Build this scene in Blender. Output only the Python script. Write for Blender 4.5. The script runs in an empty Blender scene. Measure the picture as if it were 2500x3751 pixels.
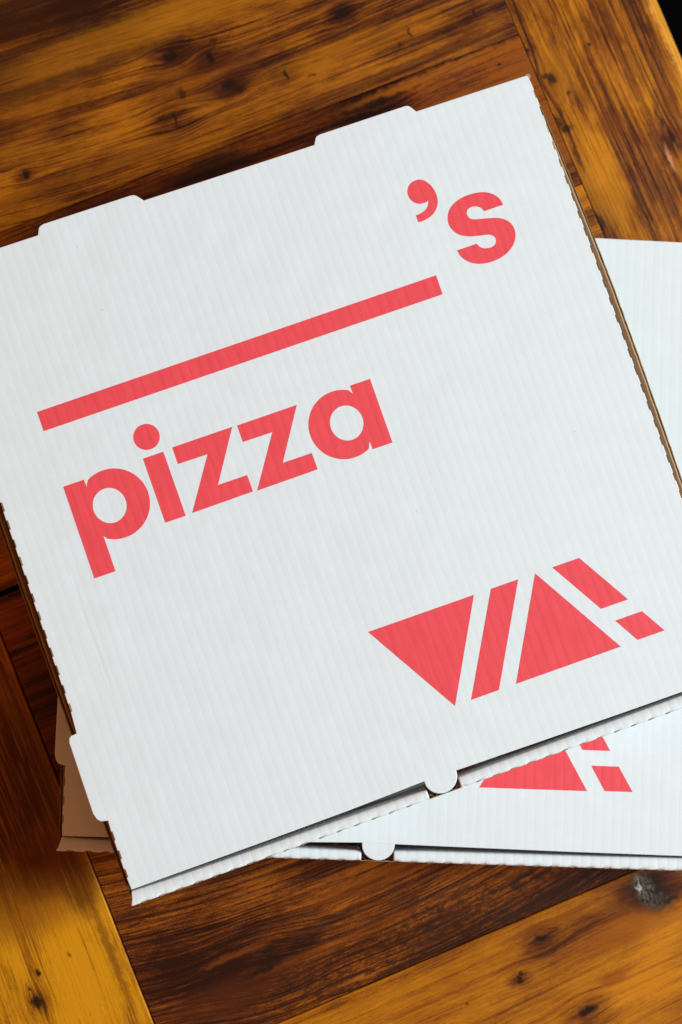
import bpy, bmesh, math, random
from mathutils import Vector, Matrix
random.seed(4)
R = math.radians
sc = bpy.context.scene
COL = sc.collection

# ------------------------------------------------------------------ camera
cam_d = bpy.data.cameras.new("camera")
cam = bpy.data.objects.new("camera", cam_d); COL.objects.link(cam)
cam.location = (-0.04878, -0.11093, 1.12311)
cam.rotation_euler = (0.08236, -0.05068, 0.0)
cam_d.sensor_fit = 'VERTICAL'; cam_d.sensor_width = 24.0; cam_d.sensor_height = 36.0
cam_d.lens = 6200.0 / 3751.0 * 36.0
cam_d.clip_start = 0.05; cam_d.clip_end = 50
cam_d.dof.use_dof = True
cam_d.dof.focus_distance = 1.040
cam_d.dof.aperture_fstop = 5.0
cam_d.dof.aperture_blades = 9
sc.camera = cam

# ------------------------------------------------------------------ light
world = bpy.data.worlds.new("World"); sc.world = world
world.use_nodes = True
bg = world.node_tree.nodes['Background']
bg.inputs['Color'].default_value = (1.0, 0.41, 0.17, 1); bg.inputs['Strength'].default_value = 0.32

def area(name, loc, target, sx, sy, power, color):
    d = bpy.data.lights.new(name, 'AREA'); d.shape = 'RECTANGLE'; d.size = sx; d.size_y = sy
    d.energy = power; d.color = color
    o = bpy.data.objects.new(name, d); COL.objects.link(o); o.location = loc
    o.rotation_euler = (Vector(target) - Vector(loc)).to_track_quat('-Z', 'Y').to_euler()
    return o
area('window_light', (4.55, 0.25, 3.55), (0, 0, 0.05), 3.0, 1.7, 552, (0.665, 0.90, 1.0))

sc.view_settings.view_transform = 'Standard'; sc.view_settings.look = 'None'
sc.view_settings.exposure = 0.0; sc.view_settings.gamma = 1.0

# ------------------------------------------------------------------ node helper
class N:
    def __init__(s, name):
        s.m = bpy.data.materials.new(name); s.m.use_nodes = True
        s.t = s.m.node_tree; s.b = s.t.nodes['Principled BSDF']
    def n(s, kind, **kw):
        x = s.t.nodes.new(kind)
        for k, v in kw.items(): setattr(x, k, v)
        return x
    def put(s, sock, v):
        if isinstance(v, bpy.types.NodeSocket): s.t.links.new(v, sock)
        elif v is not None: sock.default_value = v
    def math(s, op, a, b=None, c=None, clamp=False):
        x = s.n('ShaderNodeMath', operation=op, use_clamp=clamp)
        s.put(x.inputs[0], a); s.put(x.inputs[1], b); s.put(x.inputs[2], c)
        return x.outputs[0]
    def vec(s, x, y, z):
        q = s.n('ShaderNodeCombineXYZ')
        s.put(q.inputs[0], x); s.put(q.inputs[1], y); s.put(q.inputs[2], z)
        return q.outputs[0]
    def noise(s, v, scale=1.0, detail=2.0, rough=0.5, dist=0.0):
        q = s.n('ShaderNodeTexNoise'); s.put(q.inputs['Vector'], v)
        q.inputs['Scale'].default_value = scale; q.inputs['Detail'].default_value = detail
        q.inputs['Roughness'].default_value = rough; q.inputs['Distortion'].default_value = dist
        return q.outputs['Fac']
    def smooth(s, v, a, b, lo=0.0, hi=1.0):
        q = s.n('ShaderNodeMapRange', interpolation_type='SMOOTHSTEP')
        s.put(q.inputs['Value'], v)
        q.inputs['From Min'].default_value = a; q.inputs['From Max'].default_value = b
        q.inputs['To Min'].default_value = lo; q.inputs['To Max'].default_value = hi
        return q.outputs['Result']
    def mix(s, f, a, b, mode='MIX'):
        q = s.n('ShaderNodeMix', data_type='RGBA', blend_type=mode)
        s.put(q.inputs['Factor'], f); s.put(q.inputs[6], a); s.put(q.inputs[7], b)
        return q.outputs[2]
    def ramp(s, f, stops):
        q = s.n('ShaderNodeValToRGB'); e = q.color_ramp.elements
        while len(e) > 1: e.remove(e[0])
        e[0].position = stops[0][0]; e[0].color = (*stops[0][1], 1)
        for p, c in stops[1:]:
            k = e.new(p); k.color = (*c, 1)
        s.put(q.inputs[0], f); return q.outputs[0]
    def bump(s, h, strength, dist, prev=None):
        q = s.n('ShaderNodeBump'); s.put(q.inputs['Height'], h)
        q.inputs['Strength'].default_value = strength; q.inputs['Distance'].default_value = dist
        if prev is not None: s.put(q.inputs['Normal'], prev)
        return q.outputs['Normal']
    def objmm(s):
        tc = s.n('ShaderNodeTexCoord'); v = s.n('ShaderNodeVectorMath', operation='SCALE')
        s.put(v.inputs[0], tc.outputs['Object']); v.inputs['Scale'].default_value = 1000.0
        sp = s.n('ShaderNodeSeparateXYZ'); s.put(sp.inputs[0], v.outputs[0])
        return v.outputs[0], sp.outputs[0], sp.outputs[1], sp.outputs[2]

def lin(r, g, b):
    f = lambda u: u / 255 / 12.92 if u / 255 <= 0.04045 else ((u / 255 + 0.055) / 1.055) ** 2.4
    return (f(r), f(g), f(b))

# ------------------------------------------------------------------ wood
def wood(name, along_y, seed, dark, mid, light, streak=0.5, blotch=0.25, fine=0.25, bias=0.0,
         knots=(), stains_and_shading=(), mottle=None, ringper=6.0, curve=(0.0, 0.0), warp=14.0, lines=.45, tone=1.0):
    """knots: (x, y, rx, ry, depth)   stains: (x, y, rx, ry, colour, strength) - all in table millimetres"""
    w = N(name)
    V, X, Y, Z = w.objmm()
    g, c = (Y, X) if along_y else (X, Y)
    # growth lines swerve around knots and drift slowly across the board
    n0 = w.noise(w.vec(w.math('MULTIPLY', g, 0.0045), w.math('MULTIPLY', c, 0.012), seed), 1, 1, .4)
    cw = w.math('ADD', c, w.math('MULTIPLY', w.math('SUBTRACT', n0, .5), warp))
    gq = w.math('SUBTRACT', g, curve[1])
    cw = w.math('SUBTRACT', cw, w.math('MULTIPLY', w.math('MULTIPLY', gq, gq), curve[0]))
    jx = w.noise(V, 0.16, 3, .6)
    jy = w.noise(w.vec(Y, X, seed + 9.0), 0.16, 3, .6)
    Xj = w.math('ADD', X, w.math('MULTIPLY', w.math('SUBTRACT', jx, .5), 7.0))
    Yj = w.math('ADD', Y, w.math('MULTIPLY', w.math('SUBTRACT', jy, .5), 7.0))
    kmask = None; ksh = None
    for (kx, ky, rx, ry, dp) in knots:
        dx = w.math('DIVIDE', w.math('SUBTRACT', Xj, kx), rx)
        dy = w.math('DIVIDE', w.math('SUBTRACT', Yj, ky), ry)
        d = w.math('SQRT', w.math('ADD', w.math('MULTIPLY', dx, dx), w.math('MULTIPLY', dy, dy)))
        core = w.smooth(d, .55, 1.35, dp, 0.0)
        kmask = core if kmask is None else w.math('MAXIMUM', kmask, core)
        if max(rx, ry) > 2.6 and dp >= .8:
            ds = w.math('DIVIDE', w.math('SUBTRACT', X, kx), max(rx, ry) * 1.6 if not along_y else max(rx, ry))
            dt = w.math('DIVIDE', w.math('SUBTRACT', Y, ky), max(rx, ry) * 1.6 if along_y else max(rx, ry))
            dd = w.math('SQRT', w.math('ADD', w.math('MULTIPLY', ds, ds), w.math('MULTIPLY', dt, dt)))
            halo = w.smooth(dd, .2, 3.4, 1.0, 0.0)
            side = w.math('SUBTRACT', c, (kx if along_y else ky))
            cw = w.math('SUBTRACT', cw, w.math('MULTIPLY', w.math('MULTIPLY', halo, side), .55))
            shade = w.smooth(dd, .3, 2.6, .38, 0.0)
            ksh = shade if ksh is None else w.math('MAXIMUM', ksh, shade)
    s1 = w.noise(w.vec(w.math('MULTIPLY', g, .0035), w.math('MULTIPLY', cw, 1.0 / ringper), seed + 3.0), 1, 3, .55)
    s2 = w.noise(w.vec(w.math('MULTIPLY', g, .026), w.math('MULTIPLY', cw, .62), seed + 5.0), 1, 3, .6)
    s3 = w.noise(w.vec(w.math('MULTIPLY', g, .14), w.math('MULTIPLY', cw, 2.1), seed + 7.0), 1, 2, .6)
    bl = w.noise(w.vec(w.math('MULTIPLY', g, .017), w.math('MULTIPLY', c, .035), seed + 1.0), 1, 4, .6)
    late = w.smooth(s1, .50, .62, 0, 1)                 # crisp-edged late wood bands
    val = w.math('MULTIPLY', w.math('SUBTRACT', bl, .5), 4.2 * blotch)
    val = w.math('ADD', val, w.math('MULTIPLY', w.math('SUBTRACT', s2, .5), 3.4 * fine))
    val = w.math('ADD', val, w.math('MULTIPLY', w.math('SUBTRACT', s3, .5), 2.6 * fine))
    s4 = w.noise(V, 1.5, 3, .8)
    val = w.math('ADD', val, w.math('MULTIPLY', w.math('SUBTRACT', s4, .5), 3.6 * fine))
    val = w.math('SUBTRACT', val, w.math('MULTIPLY', late, .85 * streak))
    val = w.math('ADD', val, w.math('MULTIPLY', w.math('SUBTRACT', .5, s1), 1.5 * streak))
    s5 = w.noise(w.vec(w.math('MULTIPLY', g, .011), w.math('MULTIPLY', cw, .95), seed + 13.0), 1, 2, .5)
    val = w.math('SUBTRACT', val, w.math('MULTIPLY', w.smooth(s5, .54, .68, 0, 1), lines))
    big = w.noise(w.vec(w.math('MULTIPLY', g, .006), w.math('MULTIPLY', c, .013), seed + 17.0), 1, 2, .5)
    val = w.math('ADD', val, w.math('MULTIPLY', w.math('SUBTRACT', big, .5), 1.5 * tone))
    if ksh is not None: val = w.math('SUBTRACT', val, ksh)
    val = w.math('ADD', w.math('MULTIPLY', val, 1.22), .66 + bias)
    pore = w.smooth(w.noise(w.vec(w.math('MULTIPLY', g, .22), w.math('MULTIPLY', cw, 1.3), seed + 21.0), 1, 2, .6), .62, .72, 0, .28)
    val = w.math('SUBTRACT', val, pore, clamp=True)
    d2 = tuple(.45 * q for q in dark)
    col = w.ramp(val, [(0, d2), (.2, dark), (.52, mid), (.86, light), (1.0, tuple(min(.95, 1.22 * q) for q in light))])
    if mottle:
        mx, my, rx, ry, strength = mottle
        dx = w.math('DIVIDE', w.math('SUBTRACT', Xj, mx), rx); dy = w.math('DIVIDE', w.math('SUBTRACT', Yj, my), ry)
        d = w.math('SQRT', w.math('ADD', w.math('MULTIPLY', dx, dx), w.math('MULTIPLY', dy, dy)))
        mm = w.math('MULTIPLY', w.smooth(d, .55, 1.1, 1, 0),
                    w.smooth(w.noise(w.vec(w.math('MULTIPLY', g, .16), w.math('MULTIPLY', c, .33), seed), 1, 4, .7), .42, .64, 0, strength))
        col = w.mix(mm, col, (*lin(48, 26, 6), 1))
    rough_extra = None
    for (kx, ky, rx, ry, cc, st, *spk) in stains_and_shading:  # wood stains, plus shade and highlights painted into the colour
        dx = w.math('DIVIDE', w.math('SUBTRACT', Xj, kx), rx)
        dy = w.math('DIVIDE', w.math('SUBTRACT', Yj, ky), ry)
        d = w.math('SQRT', w.math('ADD', w.math('MULTIPLY', dx, dx), w.math('MULTIPLY', dy, dy)))
        f = w.smooth(d, .5, 1.3, st, 0.0)
        f = w.math('MULTIPLY', f, w.smooth(s2, .3, .52, .45, 1.0))
        if spk: f = w.math('MULTIPLY', f, w.smooth(w.noise(w.vec(w.math('MULTIPLY', X, .55), w.math('MULTIPLY', Y, .22), 4.0), 1, 4, .75), .43, .58, 0, 1))
        col = w.mix(f, col, (*cc, 1))
    if kmask is not None:
        col = w.mix(kmask, col, (*lin(30, 13, 5), 1))
    col = w.mix(1.0, col, (.94, .78, .48, 1), 'MULTIPLY')
    w.put(w.b.inputs['Base Color'], col)
    ro = w.math('ADD', .34, w.math('MULTIPLY', w.noise(V, .03, 4, .65), .22))
    w.put(w.b.inputs['Roughness'], ro)
    w.b.inputs['Specular IOR Level'].default_value = .22
    nb = w.bump(w.math('ADD', s2, w.math('MULTIPLY', s3, .6)), .35, .0006)
    w.put(w.b.inputs['Normal'], nb)
    return w.m

G = lin
table = bpy.data.objects.new('wooden_table', None); COL.objects.link(table)
table.rotation_euler = (0, 0, R(22.2))
table['label'] = 'amber and dark brown lacquered plank table with edge boards, under both white boxes'
table['category'] = 'table'

def plank(x0, x1, y0, y1, mat, zt=0.0, nose=None, thick=32.0, bev=.7):
    bm = bmesh.new()
    bmesh.ops.create_cube(bm, size=1)
    for v in bm.verts:
        v.co = Vector((x0 if v.co.x < 0 else x1, y0 if v.co.y < 0 else y1, zt - thick if v.co.z < 0 else zt))
    es = [e for e in bm.edges if all(v.co.z > zt - .01 for v in e.verts)]
    big = []
    if nose:
        big = [e for e in es if all(abs(v.co.x - nose) < .01 for v in e.verts)]
        big += [e for e in bm.edges if all(abs(v.co.x - nose) < .01 and v.co.z < zt - thick + .01 for v in e.verts)]
    small = [e for e in es if e not in big]
    if big:
        bmesh.ops.bevel(bm, geom=big, offset=11, segments=8, affect='EDGES', profile=.5, clamp_overlap=True)
        small = [e for e in bm.edges if all(v.co.z > zt - .01 for v in e.verts) and e.calc_face_angle(0) > .8]
    bmesh.ops.bevel(bm, geom=small, offset=bev, segments=2, affect='EDGES', profile=.5)
    bmesh.ops.scale(bm, vec=(.001,) * 3, verts=bm.verts)
    me = bpy.data.meshes.new('plank'); bm.to_mesh(me); bm.free()
    for p in me.polygons: p.use_smooth = abs(p.normal.z) < .98 and nose is not None
    me.materials.append(mat)
    o = bpy.data.objects.new('plank', me); COL.objects.link(o); o.parent = table
    return o

gold, gold2 = G(214, 150, 22), G(196, 122, 18)
m1 = wood('wood_upper_field', False, 11.3, G(60, 24, 6), G(118, 62, 9), G(168, 102, 15), streak=.22, blotch=.30, fine=.23, bias=-.03, curve=(.0002, 100.0), warp=9, lines=.32,
          knots=[(10.5, 310.8, 6, 3.4, .92), (34.8, 299.4, 2.4, 5, .9), (40.1, 278, 5, 4, .85), (46, 272, 4, 2, .7), (8, 283.7, 2.6, 5, .7),
                 (-3, 268.5, 1.0, 6, .8), (-11, 272.6, 4, 1.3, .7), (-110, 269.8, 2, 3.2, .9), (131, 297, 4, 3, .85), (78.9, 270.1, 1.2, 4, .9),
                 (216, 264.3, 1.3, 3.5, .75), (168.4, 267.2, 1.2, 4, .65), (41, 310.2, 2.4, 2, .6), (160, 262, 1.5, 2.5, .6), (95, 264, 3, 1.2, .6), (-60, 300, 1.5, 2, .5)],
          stains_and_shading=[(-100, 330, 60, 60, G(92, 44, 8), .45), (-75, 374, 110, 16, G(48, 17, 3), .93), (-20, 335, 90, 14, G(176, 112, 16), .5), (60, 336, 80, 14, G(186, 120, 16), .55), (25, 290, 42, 20, G(96, 44, 8), .5), (120, 272, 60, 9, G(190, 118, 14), .5),
                  (-60, 322, 95, 5, G(74, 42, 8), .6), (-80, 255, 90, 7, G(84, 40, 8), .5), (150, 246, 110, 4, G(80, 38, 8), .5)])
m2 = wood('wood_red_brown', False, 23.1, G(52, 18, 5), G(96, 42, 9), G(140, 74, 12), streak=.30, blotch=.2, fine=.30, lines=.35,
          knots=[(5, 229, 30, 8, .78), (-17, 231, 14, 5, .5), (129, 230, 9, 3.4, .85), (217.7, 224.5, 1.4, 1.2, .9)],
          stains_and_shading=[(190, 234, 90, 4.2, G(176, 100, 16), .75), (236, 190, 14, 50, G(146, 82, 12), .5), (-60, 228, 70, 10, G(66, 20, 6), .6)])
m3 = wood('wood_hidden_field', False, 31.7, G(92, 46, 7), G(146, 84, 11), G(186, 116, 14), streak=.2, lines=.3)
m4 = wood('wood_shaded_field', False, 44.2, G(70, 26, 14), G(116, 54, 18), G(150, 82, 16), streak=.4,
          stains_and_shading=[(-225, -80, 60, 60, G(60, 20, 12), .7), (-222, -8, 22, 10, G(160, 80, 30), .5)])  # wide dark mark: shadow of the boxes painted into the wood
m5 = wood('wood_striped_field', False, 52.6, G(66, 27, 5), G(106, 50, 8), G(156, 88, 11), streak=.24, blotch=.22, fine=.34, bias=-.03, ringper=2.6, lines=.42, curve=(.00056, -70.0), warp=8.0,
          knots=[(-150, -271.5, 7, 3.2, .6), (-176.9, -233.8, 5, 1.3, .5), (-226, -219, 5, 1, .7), (-217, -217, 6, .9, .6), (-160, -278, 12, 2.2, .8), (-128, -272, 14, 3, .75)],
          stains_and_shading=[(-200, -263, 34, 2.6, G(44, 16, 6), .7), (-172, -262, 26, 2.4, G(140, 72, 12), .5), (-120, -266, 46, 4, G(44, 18, 5), .6), (-110, -280, 60, 4, G(132, 68, 10), .4),
                  (-60, -252, 70, 5, G(128, 64, 10), .6), (-190, -285, 40, 12, G(88, 38, 8), .6), (-60, -232, 60, 6, G(50, 22, 10), .7)],
          mottle=(-30, -300, 190, 26, .85))
m6 = wood('wood_gold_field', False, 66.9, G(108, 54, 5), G(158, 94, 7), G(188, 120, 11), streak=.18, blotch=.26, fine=.20, bias=.0, lines=.15,
          knots=[(16.4, -329.3, 5.2, 2.0, .95), (-6.7, -348.6, 1.6, 3.2, .9), (-45, -349.6, 1.8, 1.0, .8), (27.4, -383.9, 6.5, 2.8, .98), (-4, -345, 1.5, 1.6, .8), (106, -339, 5, 2, .8)],
          stains_and_shading=[(96, -328, 30, 15, G(70, 22, 4), .92), (51, -371, 10, 5, G(140, 66, 4), .7), (20, -322, 34, 3, G(120, 60, 6), .6), (70, -345, 40, 12, G(150, 80, 5), .6),
                  (96, -328, 14, 15, G(36, 18, 10), .93), (92, -326, 6.5, 13, G(104, 110, 122), .85, 1), (100, -338, 8, 6, G(74, 76, 80), .8, 1), (90, -323, 2.4, 6, G(200, 208, 235), .85, 1)])  # worn grey knot, with its pale shine painted in
mr = wood('wood_right_edge_board', True, 78.5, G(96, 46, 6), G(152, 88, 9), G(194, 126, 13), streak=.28, blotch=.38, fine=.27, bias=-.02, ringper=4.5, lines=.42, warp=12,
          knots=[(247.4, 201.7, 3.6, 5, .88), (244, 205, 3, 2, .7), (281, 214.4, 1.5, 1.5, .9), (253.9, 188.9, 2, 2, .7), (237.6, 172, 4, 6, .79), (243, 165.6, 4.5, 3, .79),
                 (236.8, 97, 5, 8.5, .795), (236.8, 97, 4.6, 8, .79), (308.8, 134, 2, 4.5, .85), (306, 150, 1.4, 9, .7), (238.6, 229, 1.6, 7, .79), (243, 145, 1.5, 12, .6)],
          stains_and_shading=[(274, 158.5, 12, 9, G(118, 58, 6), .6), (252, 205, 12, 20, G(196, 126, 16), .5), (252, 120, 14, 36, G(212, 140, 20), .6), (302, 122, 1.6, 10, G(214, 150, 130), .85),  # narrow pink mark ending this row: glint painted into the colour
                  (300, 195, 3, 60, G(96, 44, 6), .6), (285, 226, 3, 18, G(84, 34, 5), .6), (318, 130, 5, 60, G(104, 48, 6), .55), (290, 120, 3, 50, G(110, 52, 6), .5), (337, 210, 6, 220, G(255, 186, 90), .9)])  # long pale strip: light on the rounded nose, painted in
ml = wood('wood_left_edge_board', True, 84.8, G(108, 60, 6), G(164, 104, 8), G(198, 138, 14), streak=.18, blotch=.36, fine=.24, bias=.03, lines=.22,
          knots=[(-294, -223.1, 2.2, 2.6, .95), (-303.1, -230, 1.1, 1.1, .9), (-301.2, -240.1, 3.6, 4.4, .93), (-272, -220, 1, 2, .6)],
          stains_and_shading=[(-280, -178, 60, 26, G(140, 80, 9), .6), (-250, -180, 11, 22, G(92, 46, 6), .75), (-262, -165, 26, 18, G(110, 62, 8), .6), (-246, -230, 3, 50, G(120, 72, 8), .55), (-290, -100, 70, 76, G(72, 25, 8), .93)])  # last mark: box shadow painted in; first mark: its painted brown fade
GAP = .45
xl, xr = -237.2, 238.8
plank(xl + GAP, xr - GAP, 239.6 + GAP * .3, 402, m1)
plank(xl + GAP, xr - GAP, 127.4, 239.6 - GAP * .3, m2, zt=-.35)
plank(xl + GAP, xr - GAP, 15.6, 126.6, m3)
plank(xl + GAP, xr - GAP, -148.0, 12.2, m4, zt=-.2, bev=1.6)
plank(xl + GAP, xr - GAP, -312.8, -148.6, m5, zt=-.5)
plank(xl + GAP, xr - GAP, -476.0, -313.2, m6, zt=-.1)
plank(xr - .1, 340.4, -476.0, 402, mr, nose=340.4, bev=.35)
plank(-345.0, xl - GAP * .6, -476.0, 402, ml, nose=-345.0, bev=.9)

# dark floor below the table
fl = N('dark_floor_boards')
V, X, Y, Z = fl.objmm()
fl.put(fl.b.inputs['Base Color'], fl.ramp(fl.noise(V, .02, 4, .6), [(0, (.0012, .001, .0014)), (1, (.0028, .0022, .0026))]))
fl.b.inputs['Roughness'].default_value = .8; fl.b.inputs['Specular IOR Level'].default_value = 0
bm = bmesh.new(); bmesh.ops.create_grid(bm, x_segments=1, y_segments=1, size=4)
me = bpy.data.meshes.new('floor'); bm.to_mesh(me); bm.free(); me.materials.append(fl.m)
floor = bpy.data.objects.new('floor', me); COL.objects.link(floor); floor.location.z = -.74; floor['kind'] = 'structure'

# ------------------------------------------------------------------ cardboard materials
def card(name, col, flute=1.0, rough=.5, mark=False, ink=False):
    w = N(name); V, X, Y, Z = w.objmm()
    # liner paper sinks over the flutes: ridges run front to back, 6.2 mm apart, a little uneven
    wob = w.noise(w.vec(w.math('MULTIPLY', X, .02), w.math('MULTIPLY', Y, .006), 2.0), 1, 2, .5)
    ph = w.math('ADD', w.math('MULTIPLY', X, 2 * math.pi / 6.2), w.math('MULTIPLY', wob, 2.4))
    amp = w.math('ADD', .5, w.noise(w.vec(w.math('MULTIPLY', X, .11), w.math('MULTIPLY', Y, .022), 5.0), 1, 3, .6))
    grv = w.math('POWER', w.math('ABSOLUTE', w.math('SINE', w.math('MULTIPLY', ph, .5))), .7)
    rip = w.math('MULTIPLY', grv, amp)
    pap = w.noise(V, .9, 4, .65)
    soft = w.noise(V, .012, 3, .5)
    nb = w.bump(rip, .9, .000045 * flute)
    nb = w.bump(pap, .35, .00012, nb)
    nb = w.bump(soft, .6, .0018, nb)
    scuff = None
    if mark:
        for sx, sy, rx, ry in ((-105.2, 184.1, .5, 1.3), (-103, 141.4, 1.6, .6), (149.8, -24.9, 1.5, .5), (40, -40, .5, .9), (-60, -120, .7, .4)):
            qx = w.math('DIVIDE', w.math('SUBTRACT', X, sx), rx); qy = w.math('DIVIDE', w.math('SUBTRACT', Y, sy), ry)
            q = w.smooth(w.math('ADD', w.math('MULTIPLY', qx, qx), w.math('MULTIPLY', qy, qy)), .3, 1.4, .22, 0)
            scuff = q if scuff is None else w.math('MAXIMUM', scuff, q)
        # long shallow dent pressed into the lid, running with the flutes
        bend = w.math('MULTIPLY', w.math('SINE', w.math('MULTIPLY', Y, .06)), 1.2)
        a = w.math('ABSOLUTE', w.math('SUBTRACT', X, w.math('ADD', w.math('MULTIPLY', Y, .03), w.math('ADD', bend, -171.4))))
        d = w.math('MULTIPLY', w.smooth(a, .3, 1.8, 1, 0),
                   w.math('MULTIPLY', w.smooth(Y, -92, -70, 0, 1), w.smooth(Y, -20, 2, 1, 0)))
        nb = w.bump(w.math('SUBTRACT', 0, d), .5, .00012, nb)
    w.put(w.b.inputs['Normal'], nb)
    if ink:
        cr = w.math('ADD', w.math('MULTIPLY', w.noise(V, 1.6, 3, .7), .5), w.math('MULTIPLY', w.noise(w.vec(w.math('MULTIPLY', X, .3), w.math('MULTIPLY', Y, .05), 1.), 1, 2, .5), .5))
        rid = w.math('MULTIPLY', w.smooth(w.math('ABSOLUTE', w.math('SINE', w.math('ADD', w.math('MULTIPLY', ph, .5), .25))), .0, .5, 1, 0), w.smooth(amp, .62, 1.1, .15, 1.0))
        cc = w.mix(w.smooth(cr, .35, .65), (col[0] * .90, col[1] * .84, col[2] * .84, 1), (*col, 1))
        w.put(w.b.inputs['Base Color'], w.mix(w.math('MULTIPLY', rid, .62), cc, (col[0] * .80, col[1] * .62, col[2] * .66, 1)))
    else:
        cw_ = w.mix(w.smooth(w.noise(V, .05, 5, .7), .35, .75), (*[q * .965 for q in col], 1), (*col, 1))
        if scuff is not None: cw_ = w.mix(scuff, cw_, (.30, .27, .22, 1))
        w.put(w.b.inputs['Base Color'], cw_)
    w.b.inputs['Roughness'].default_value = rough
    w.b.inputs['Specular IOR Level'].default_value = .3
    return w.m
WHITE = (.80, .80, .79)
m_white = card('white_coated_card', WHITE, mark=True)
m_wall = card('white_coated_card_wall', WHITE, flute=2.2)
m_ink = card('red_ink', (.92, .084, .098), ink=True)
def kraftm(name, col, wave=False):
    w = N(name); V, X, Y, Z = w.objmm()
    f = w.noise(V, 1.1, 4, .7); f2 = w.noise(V, .12, 3, .6)
    c = w.mix(f2, (*[q * .82 for q in col], 1), (*col, 1))
    c = w.mix(w.smooth(f, .35, .7, 0, .35), c, (*[q * .6 for q in col], 1))
    w.put(w.b.inputs['Base Color'], c)
    w.put(w.b.inputs['Normal'], w.bump(f, .6, .0003))
    w.b.inputs['Roughness'].default_value = .85; w.b.inputs['Specular IOR Level'].default_value = .15
    return w.m
m_kraft = kraftm('brown_kraft_card', lin(202, 158, 122))
m_edge = kraftm('cut_flute_edge', lin(178, 148, 112))
m_ply = kraftm('raw_outer_ply_card', lin(136, 112, 70))
m_nib = kraftm('torn_score_paper', lin(206, 184, 154))

# ------------------------------------------------------------------ mesh helpers (millimetres)
def obj(name, bm, mats, parent, smooth=False):
    bmesh.ops.scale(bm, vec=(.001,) * 3, verts=bm.verts)
    me = bpy.data.meshes.new(name); bm.to_mesh(me); bm.free()
    for m in (mats if isinstance(mats, (list, tuple)) else [mats]): me.materials.append(m)
    if smooth:
        for p in me.polygons: p.use_smooth = True
    o = bpy.data.objects.new(name, me); COL.objects.link(o); o.parent = parent
    return o

def slab(bm, pts, z0, z1, bev=0.0, side_mat=0, seg=2):
    vs = [bm.verts.new((x, y, z0)) for x, y in pts]
    f = bm.faces.new(vs); f.normal_update()
    if f.normal.z > 0: f.normal_flip()
    r = bmesh.ops.extrude_face_region(bm, geom=[f])
    up = [e for e in r['geom'] if isinstance(e, bmesh.types.BMVert)]
    for v in up: v.co.z = z1
    upf = [e for e in r['geom'] if isinstance(e, bmesh.types.BMFace)][0]
    for e in upf.edges:
        for q in e.link_faces:
            if q is not upf: q.material_index = side_mat
    bmesh.ops.recalc_face_normals(bm, faces=bm.faces)
    if bev:
        bmesh.ops.bevel(bm, geom=list(upf.edges), offset=bev, segments=seg, affect='EDGES', profile=.5, material=0)

def ribbon(bm, rows, closed=False, mat=0):
    """rows: list of cross-sections, each a list of (x,y,z)"""
    g = [[bm.verts.new(p) for p in r] for r in rows]
    n = len(g[0])
    for a, b in zip(g, g[1:]):
        for i in range(n if closed else n - 1):
            j = (i + 1) % n
            f = bm.faces.new((a[i], a[j], b[j], b[i])); f.material_index = mat
    if closed:
        for r in (g[0], g[-1]):
            f = bm.faces.new(r); f.material_index = mat
    bmesh.ops.recalc_face_normals(bm, faces=bm.faces)

def catmull(pts, k=6):
    out = []
    n = len(pts)
    for i in range(n - 1):
        p0 = pts[max(i - 1, 0)]; p1 = pts[i]; p2 = pts[i + 1]; p3 = pts[min(i + 2, n - 1)]
        for j in range(k):
            t = j / k
            out.append(tuple(.5 * (2 * p1[a] + (p2[a] - p0[a]) * t + (2 * p0[a] - 5 * p1[a] + 4 * p2[a] - p3[a]) * t * t
                                   + (3 * p1[a] - p0[a] - 3 * p2[a] + p3[a]) * t ** 3) for a in (0, 1)))
    out.append(tuple(pts[-1])); return out

def interp(tab, y):
    if y <= tab[0][0]: return tab[0][1]
    for (a, p), (b, q) in zip(tab, tab[1:]):
        if y <= b:
            t = (y - a) / (b - a)
            return p + (q - p) * t
    return tab[-1][1]

HT = 42.07          # height of one closed box, mm
BOW = [(-203, 201.9), (-195, 202.4), (-175, 203.0), (-150, 203.5), (-110, 204.3), (-65, 205.2), (0, 206.0), (50, 206.0), (100, 205.0), (144, 203.5), (175, 201.8), (188, 200.9), (196, 199.6)]

def arc(cx, cy, r, a0, a1, n):
    return [(cx + r * math.cos(R(a0 + (a1 - a0) * i / n)), cy + r * math.sin(R(a0 + (a1 - a0) * i / n))) for i in range(n + 1)]

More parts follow.
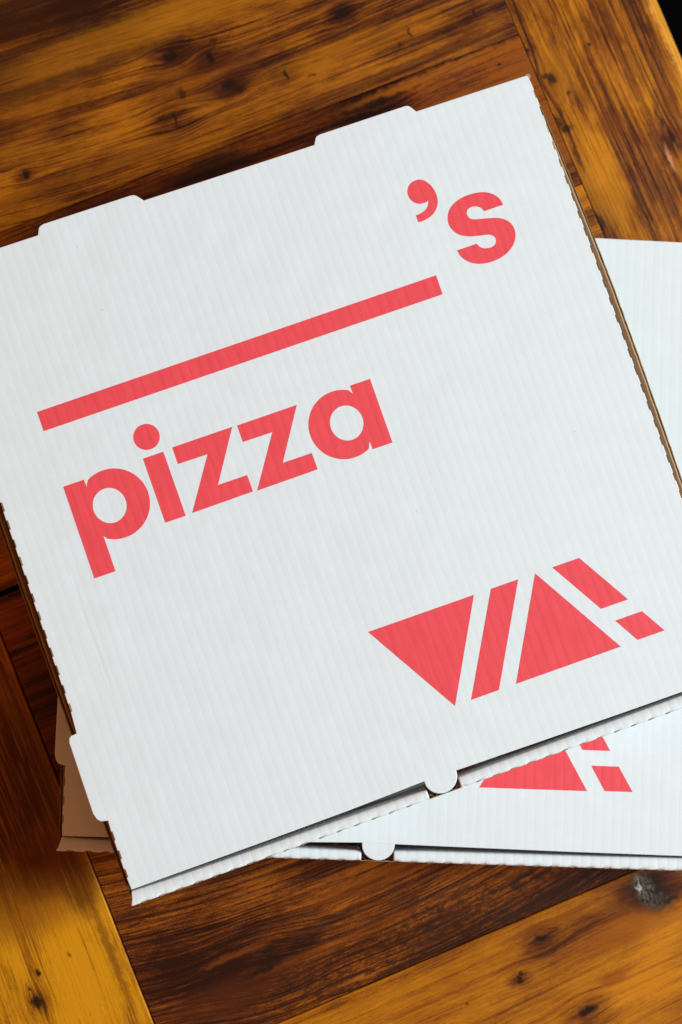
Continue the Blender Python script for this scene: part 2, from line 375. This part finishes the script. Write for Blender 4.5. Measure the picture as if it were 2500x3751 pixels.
def lid_outline(sgn_notch=True):
    pts = []
    P = 11.7; ln = 5.4; dn = .85
    # front edge, left -> right, slight sag away from the wall near the thumb tab
    pts += [(-199.3, -199.0), (-150, -198.9), (-110, -198.8), (-60, -198.4), (-11.4, -197.2), (9.8, -197.6), (60, -198.2), (120, -198.8), (199.3, -199.2)]
    # right edge going back
    y = -190.0
    def side(s):
        L = []; yy = -191.5; rr = random.Random(7 if s > 0 else 3)
        while yy < 186:
            if -160 < yy < -92:
                if -160 < yy and not any(abs(q[0]) > 205 for q in L):
                    L += [(s * 199.5, -155.4), (s * 203.6, -154.4), (s * 205.4, -152.6), (s * 206.6, -148.5), (s * 206.5, -103.2), (s * 205.6, -100.8), (s * 204.2, -99.9), (s * 200.6, -99.6)]
                yy += P * .5; 
                if yy < -92: continue
                continue
            j = rr.uniform(-.5, .5); e = rr.uniform(-.15, .15)
            L += [(s * 199.8, yy), (s * (199.8 - dn - e), yy + .35), (s * (199.8 - dn - e), yy + ln + j), (s * 199.8, yy + ln + j + .35)]
            yy += P
        return L
    pts += side(1)
    pts += [(199.7, 192.0), (199.0, 198.0), (198.2, 198.7)]
    top = [(124.0, 198.8), (121.3, 202.9), (120.2, 203.9), (118.3, 204.3), (61.4, 204.0), (59.0, 203.5), (57.9, 202.4), (55.8, 198.7)]
    pts += top
    pts += [(-56.5, 198.9), (-59.9, 203.1), (-61.2, 204.1), (-63.6, 204.5), (-120, 204.5), (-122.4, 203.9), (-123.7, 202.8), (-125.5, 198.8)]
    pts += [(-198.6, 198.8), (-199.7, 197.6)]
    pts += list(reversed(side(-1)))
    return pts

def wall_pts(s, off, z0, z1, thick, y0=-202.0, y1=196.0, jit=0.0, seed=1, ptop=None):
    rr = random.Random(seed); rows = []
    n = 130
    for i in range(n + 1):
        y = y0 + (y1 - y0) * i / n
        w = interp(BOW, y) + off + (rr.uniform(-jit, jit))
        zt = z1 + rr.uniform(-jit, jit) * .8
        b = 200.0 + off * .6
        t = thick
        rows.append([(s * b, y, z0), (s * (w), y, zt - t * .35), (s * (w - t * .15), y, zt - t * .08), (s * (w - t * .5), y, zt),
                     (s * (w - t * .85), y, zt - t * .08), (s * (w - t), y, zt - t * .35), (s * (b - t), y, z0)])
    return rows

LETTER = {}
def build_box(loc, yaw, label):
    root = bpy.data.objects.new('pizza_box', None); COL.objects.link(root)
    root.location = loc; root.rotation_euler = (0, 0, yaw)
    root['label'] = label; root['category'] = 'pizza box'; root['group'] = 'two stacked pizza boxes'
    # ---- lid
    bm = bmesh.new(); slab(bm, lid_outline(), HT - 3.0, HT, bev=.38, side_mat=1, seg=2)
    lid = obj('lid_panel', bm, [m_white, m_edge], root)
    # perforated kraft nibs where the side score was cut through
    bm = bmesh.new(); rr = random.Random(2)
    for s in (-1, 1):
        yy = -191.5
        while yy < 186:
            if not (-168 < yy < -97):
                slab(bm, [(s * 198.2, yy + .1), (s * 199.45, yy + .1), (s * 199.45, yy + 5.6), (s * 198.2, yy + 5.6)], HT - 2.7, HT - .40 - rr.random() * .2)
            yy += 11.7
    o = obj('perforated_score', bm, m_nib, lid); o['kind'] = 'stuff'
    bm = bmesh.new()
    slab(bm, arc(199.0, 198.0, 1.9, 0, 330, 10), HT - 3.0, HT - .15, bev=.5)
    obj('corner_fold', bm, m_edge, lid)
    # thumb tab: half disc hinged on the front edge
    bm = bmesh.new()
    pts = [(9.6, -196.9), (9.7, -198.6)] + [(-.75 + 10.4 * math.cos(R(a)), -198.2 + 9.9 * math.sin(R(a))) for a in range(-6, -176, -10)] + [(-11.2, -196.5)]
    slab(bm, pts, HT - 2.6, HT - .12, bev=.45, side_mat=1)
    for v in bm.verts: v.co.z -= max(0, (-198 - v.co.y)) * .05
    obj('thumb_tab', bm, [m_white, m_edge], lid)
    # lid flaps tucked down inside the tray
    for s in (-1, 1):
        bm = bmesh.new()
        slab(bm, [(s * 195.6, -192), (s * 198.2, -192), (s * 198.2, 194), (s * 195.6, 194)], 9, HT - 3.1)
        obj('side_flap', bm, m_white, lid)
    bm = bmesh.new()
    slab(bm, [(-196, -196.8), (196, -196.8), (196, -194.4), (-196, -194.4)], 9, HT - 3.1)
    obj('front_flap', bm, m_white, lid)
    # ---- printing on the lid (thin ink films that follow the same flutes)
    def ink(name, polys):
        bm = bmesh.new()
        for outer, holes in polys:
            vs = [bm.verts.new((x, y, HT + .10)) for x, y in outer]
            es = [bm.edges.new((vs[i], vs[(i + 1) % len(vs)])) for i in range(len(vs))]
            for h in holes:
                hv = [bm.verts.new((x, y, HT + .10)) for x, y in h]
                es += [bm.edges.new((hv[i], hv[(i + 1) % len(hv)])) for i in range(len(hv))]
            bmesh.ops.triangle_fill(bm, use_beauty=True, use_dissolve=False, edges=es)
        for f in bm.faces:
            f.normal_update()
            if f.normal.z < 0: f.normal_flip()
        return obj(name, bm, m_ink, lid)
    ink('printed_bar', [([(-160.8, 81.6), (100.7, 83.2), (100.8, 95.9), (-160.8, 94.2)], [])])
    def circ(cx, cy, rx, ry, n=48):
        return [(cx + rx * math.cos(2 * math.pi * i / n), cy + ry * math.sin(2 * math.pi * i / n)) for i in range(n)]
    def bowl(cx, cy, r, a0, a1, n=44): return arc(cx, cy, r, a0, a1, n)
    # p
    C = (-134.4, 25.2); r = 21.8
    sx0, sx1 = -160.4, -146.9
    an = math.degrees(math.acos((sx1 - C[0]) / r)) 
    o = [(sx0, 45.3), (sx1 - .3, 45.3)] + [(sx1, 39.9), (-146.2, 42.2)] + bowl(C[0], C[1], r, 118, -119, 60) + [(sx1, 8.6), (sx1, -14.2), (sx0, -14.2)]
    ink('printed_letter', [(o, [circ(-137.3, 25.1, 10.3, 10.9)])])
    # i
    ink('printed_letter', [([(-108.9, 45.9), (-95.7, 45.9), (-95.5, 4.0), (-108.7, 4.0)], []), (circ(-102.5, 57.9, 8.1, 8.1, 36), [])])
    for dx in (0, 42.15):
        ink('printed_letter', [([(-89.7 + dx, 46.6), (-50.6 + dx, 46.8), (-70.7 + dx, 15.5), (-51.7 + dx, 15.5), (-51.6 + dx, 4.7), (-91.2 + dx, 4.3), (-70.5 + dx, 35.6), (-89.7 + dx, 35.7)], [])])
    # a
    C = (14.9, 25.9)
    x0, x1 = 26.8, 39.9
    o = [(x1, 47.5), (x0, 47.5), (x0, 42.0)] + bowl(C[0], C[1], 21.7, 63, 297, 60) + [(x0, 11.0), (x0 + .1, 5.4), (x1, 5.4)]
    o = [q for q in o if True]
    ink('printed_letter', [(o, [circ(17.1, 26.1, 10.4, 11.0)])])
    # apostrophe
    head = arc(108.9, 149.4, 7.75, 40, 285, 30)
    right = catmull([(114.8, 154.4), (116.9, 150.9), (118.1, 146.6), (118.1, 142.0), (116.6, 137.8), (113.6, 134.3), (109.6, 132.1), (105.4, 131.2), (101.6, 131.2)], 5)
    inner = catmull([(101.5, 135.9), (105.2, 136.2), (108.6, 137.5), (111.1, 139.7), (112.2, 142.6)], 4)
    ink('printed_letter', [(right + inner + [(110.9, 141.9)] + list(reversed(head))[0:], [])])
    s1 = [(156.14, 124.81), (155.2, 129.2), (152.2, 133.3), (147.2, 136.3), (140.9, 137.6), (133.9, 137.5), (127.6, 135.8), (122.7, 132.5), (119.9, 127.7), (119.4, 122.8), (121.1, 118.2), (124.5, 114.7), (129.6, 112.3), (135.3, 110.9), (140.8, 109.7), (143.6, 107.8), (144.2, 104.9), (142.5, 102.4), (139.3, 101.6), (136.0, 102.2), (133.4, 103.8), (131.72, 106.7)]
    s2 = [(118.63, 106.6), (119.8, 101.8), (122.9, 97.7), (127.4, 94.7), (133.0, 93.1), (139.8, 92.9), (147.2, 94.6), (153.1, 98.3), (156.5, 103.0), (157.6, 108.2), (156.3, 112.8), (153.1, 116.2), (148.4, 118.5), (141.8, 120.3), (136.0, 121.7), (133.2, 123.4), (132.3, 126.4), (133.7, 128.9), (136.5, 129.8), (139.7, 129.1), (142.0, 127.5), (143.39, 124.67)]
    ink('printed_letter', [(catmull(s1, 5) + catmull(s2, 5), [])])
    # emblem
    T, B = -100.1, -160.2
    for poly in ([(-13.2, T), (56.1, T), (22.2, B - .2)], [(67.3, T), (85.3, T), (51.0, B), (32.8, B)], [(96.5, T), (131.5, B), (62.3, B)],
                 [(107.8, T), (125.7, T), (145.8, -134.3), (127.9, -134.3)], [(133.7, -144.0), (151.5, -144.0), (160.8, B + .4), (142.8, B + .4)]):
        ink('printed_shape', [(poly, [])])
    # ---- tray
    bm = bmesh.new(); slab(bm, [(-199, -199), (199, -199), (199, 195), (-199, 195)], .25, 3.1); obj('base_panel', bm, [m_white, m_edge], root)
    bm = bmesh.new(); slab(bm, [(-197.5, 195.4), (197.5, 195.4), (197.5, 198.2), (-197.5, 198.2)], .3, HT - 3.2); obj('back_wall', bm, [m_white, m_edge], root)
    for s in (-1, 1):
        bm = bmesh.new(); ribbon(bm, wall_pts(s, -1.5, 3.2, HT - (3.6 if s > 0 else 8.0), 1.35, jit=.10, seed=5), closed=True)
        inn = obj('side_wall', bm, m_kraft, root)
        bm = bmesh.new(); ribbon(bm, wall_pts(s, -.1, .3, HT - (4.2 if s > 0 else 6.6), .8, jit=.14, seed=8, y0=-203.5, y1=194), closed=True)
        obj('outer_ply', bm, m_ply, inn)
    # ---- roll-over front wall with its thumb notch
    fw = bpy.data.objects.new('front_wall', None); COL.objects.link(fw); fw.parent = root
    NL, NR = -11.2, 9.4
    def fsec(x, cut):
        t = min(1, max(0, (x + 202.7) / 5)); t2 = min(1, max(0, (202.7 - x) / 5))
        k = cut
        yi = interp([(-202, -199.9), (-180, -200.6), (-110, -201.5), (-60, -201.9), (-14, -202.5), (-11, -202.5), (9, -202.0), (31, -201.6), (140, -201.3), (202, -200.8)], x)
        yo = -208.85 + k * .32
        # left end leans: inner edge stops short of the outer one
        def sh(f): 
            if x < -197: return x + (x + 197) * -.0 + f * 3.2 * (1 - t)
            if x > 197: return x - f * 3.2 * (1 - t2)
            return x
        z = HT
        return [(sh(0), -206.6, .4), (sh(0), yo + .35, z - 6.0), (sh(0), yo, z - 3.6 - k * .25), (sh(0), yo + .25, z - 2.5 - k * .35), (sh(0), yo + .9, z - 1.95 - k * .3),
                (sh(.2), yo + 1.9, z - 1.8), (sh(.5), -204.8, z - 1.9), (sh(.8), yi - .9, z - 2.4), (sh(.9), yi - .1, z - 3.3), (sh(1), yi, z - 6.5), (sh(1), yi - .3, z - 16), (sh(1), yi - .8, 3.3)]
    def fwall(xa, xb):
        rows = []; n = max(2, int((xb - xa) / 1.3))
        for i in range(n + 1):
            x = xa + (xb - xa) * i / n
            ph = ((x + 200) % 11.35) / 11.35
            cut = max(0.0, min(1.0, (.24 - abs(ph - .5)) / .05))
            rows.append(fsec(x, cut))
        return rows
    for xa, xb in ((-202.7, NL), (NR, 202.7)):
        bm = bmesh.new(); ribbon(bm, fwall(xa, xb), closed=False)
        o = obj('rolled_panel', bm, m_wall, fw, smooth=True)
        md = o.modifiers.new('s', 'SOLIDIFY'); md.thickness = .0007; md.offset = -1
    # kraft nibs at the perforated roll-over fold
    bm = bmesh.new(); x = -200 + 11.35 * .5 - 2.2; rr = random.Random(5)
    while x < 198:
        if not (NL - 5 < x < NR + 1):
            slab(bm, [(x + rr.uniform(-.3, .3), -208.72), (x + 4.0 + rr.uniform(-.5, .3), -208.72), (x + 3.6, -208.42), (x + .5, -208.42)], HT - 4.4, HT - 2.3)
            slab(bm, [(x + .4, -209.0), (x + 2.2 + rr.uniform(-.5, .9), -209.0), (x + 2.0, -208.7), (x + .5, -208.7)], HT - 4.6, HT - 2.9)
        x += 11.35
    o = obj('perforated_fold', bm, m_edge, fw); o['kind'] = 'stuff'
    # bottom of the notch: outer ply cut low, fluted medium showing between its two liners
    bm = bmesh.new()
    slab(bm, [(NL - .3, -209.0), (NR + .3, -209.0), (NR + .3, -208.65), (NL - .3, -208.65)], .5, HT - 4.0)
    slab(bm, [(NL - .3, -206.9), (NR + .3, -206.9), (NR + .3, -206.6), (NL - .3, -206.6)], .5, HT - 6.5)
    rows = []
    for i in range(61):
        x = NL + (NR - NL) * i / 60
        y = -207.75 + .85 * math.sin(2 * math.pi * (x - NL) / 6.2 + .6)
        rows.append([(x, y - .13, 8), (x, y - .13, HT - 4.6), (x, y + .13, HT - 4.6), (x, y + .13, 8)])
    ribbon(bm, rows, closed=True)
    for xx in (NL - .15, NR + .15):
        slab(bm, [(xx - .3, -208.6), (xx + .3, -208.6), (xx + .3, -203.2), (xx - .3, -203.2)], HT - 9, HT - 2.9)
    obj('notch_edge', bm, m_edge, fw)
    return root

build_box((.037806, -.034523, 0.0), -.037429, 'lower white pizza box lying on the table, half hidden under the other box')
build_box((0, 0, .04212), .336588, 'upper white pizza box lying askew on top, with red pizza lettering')
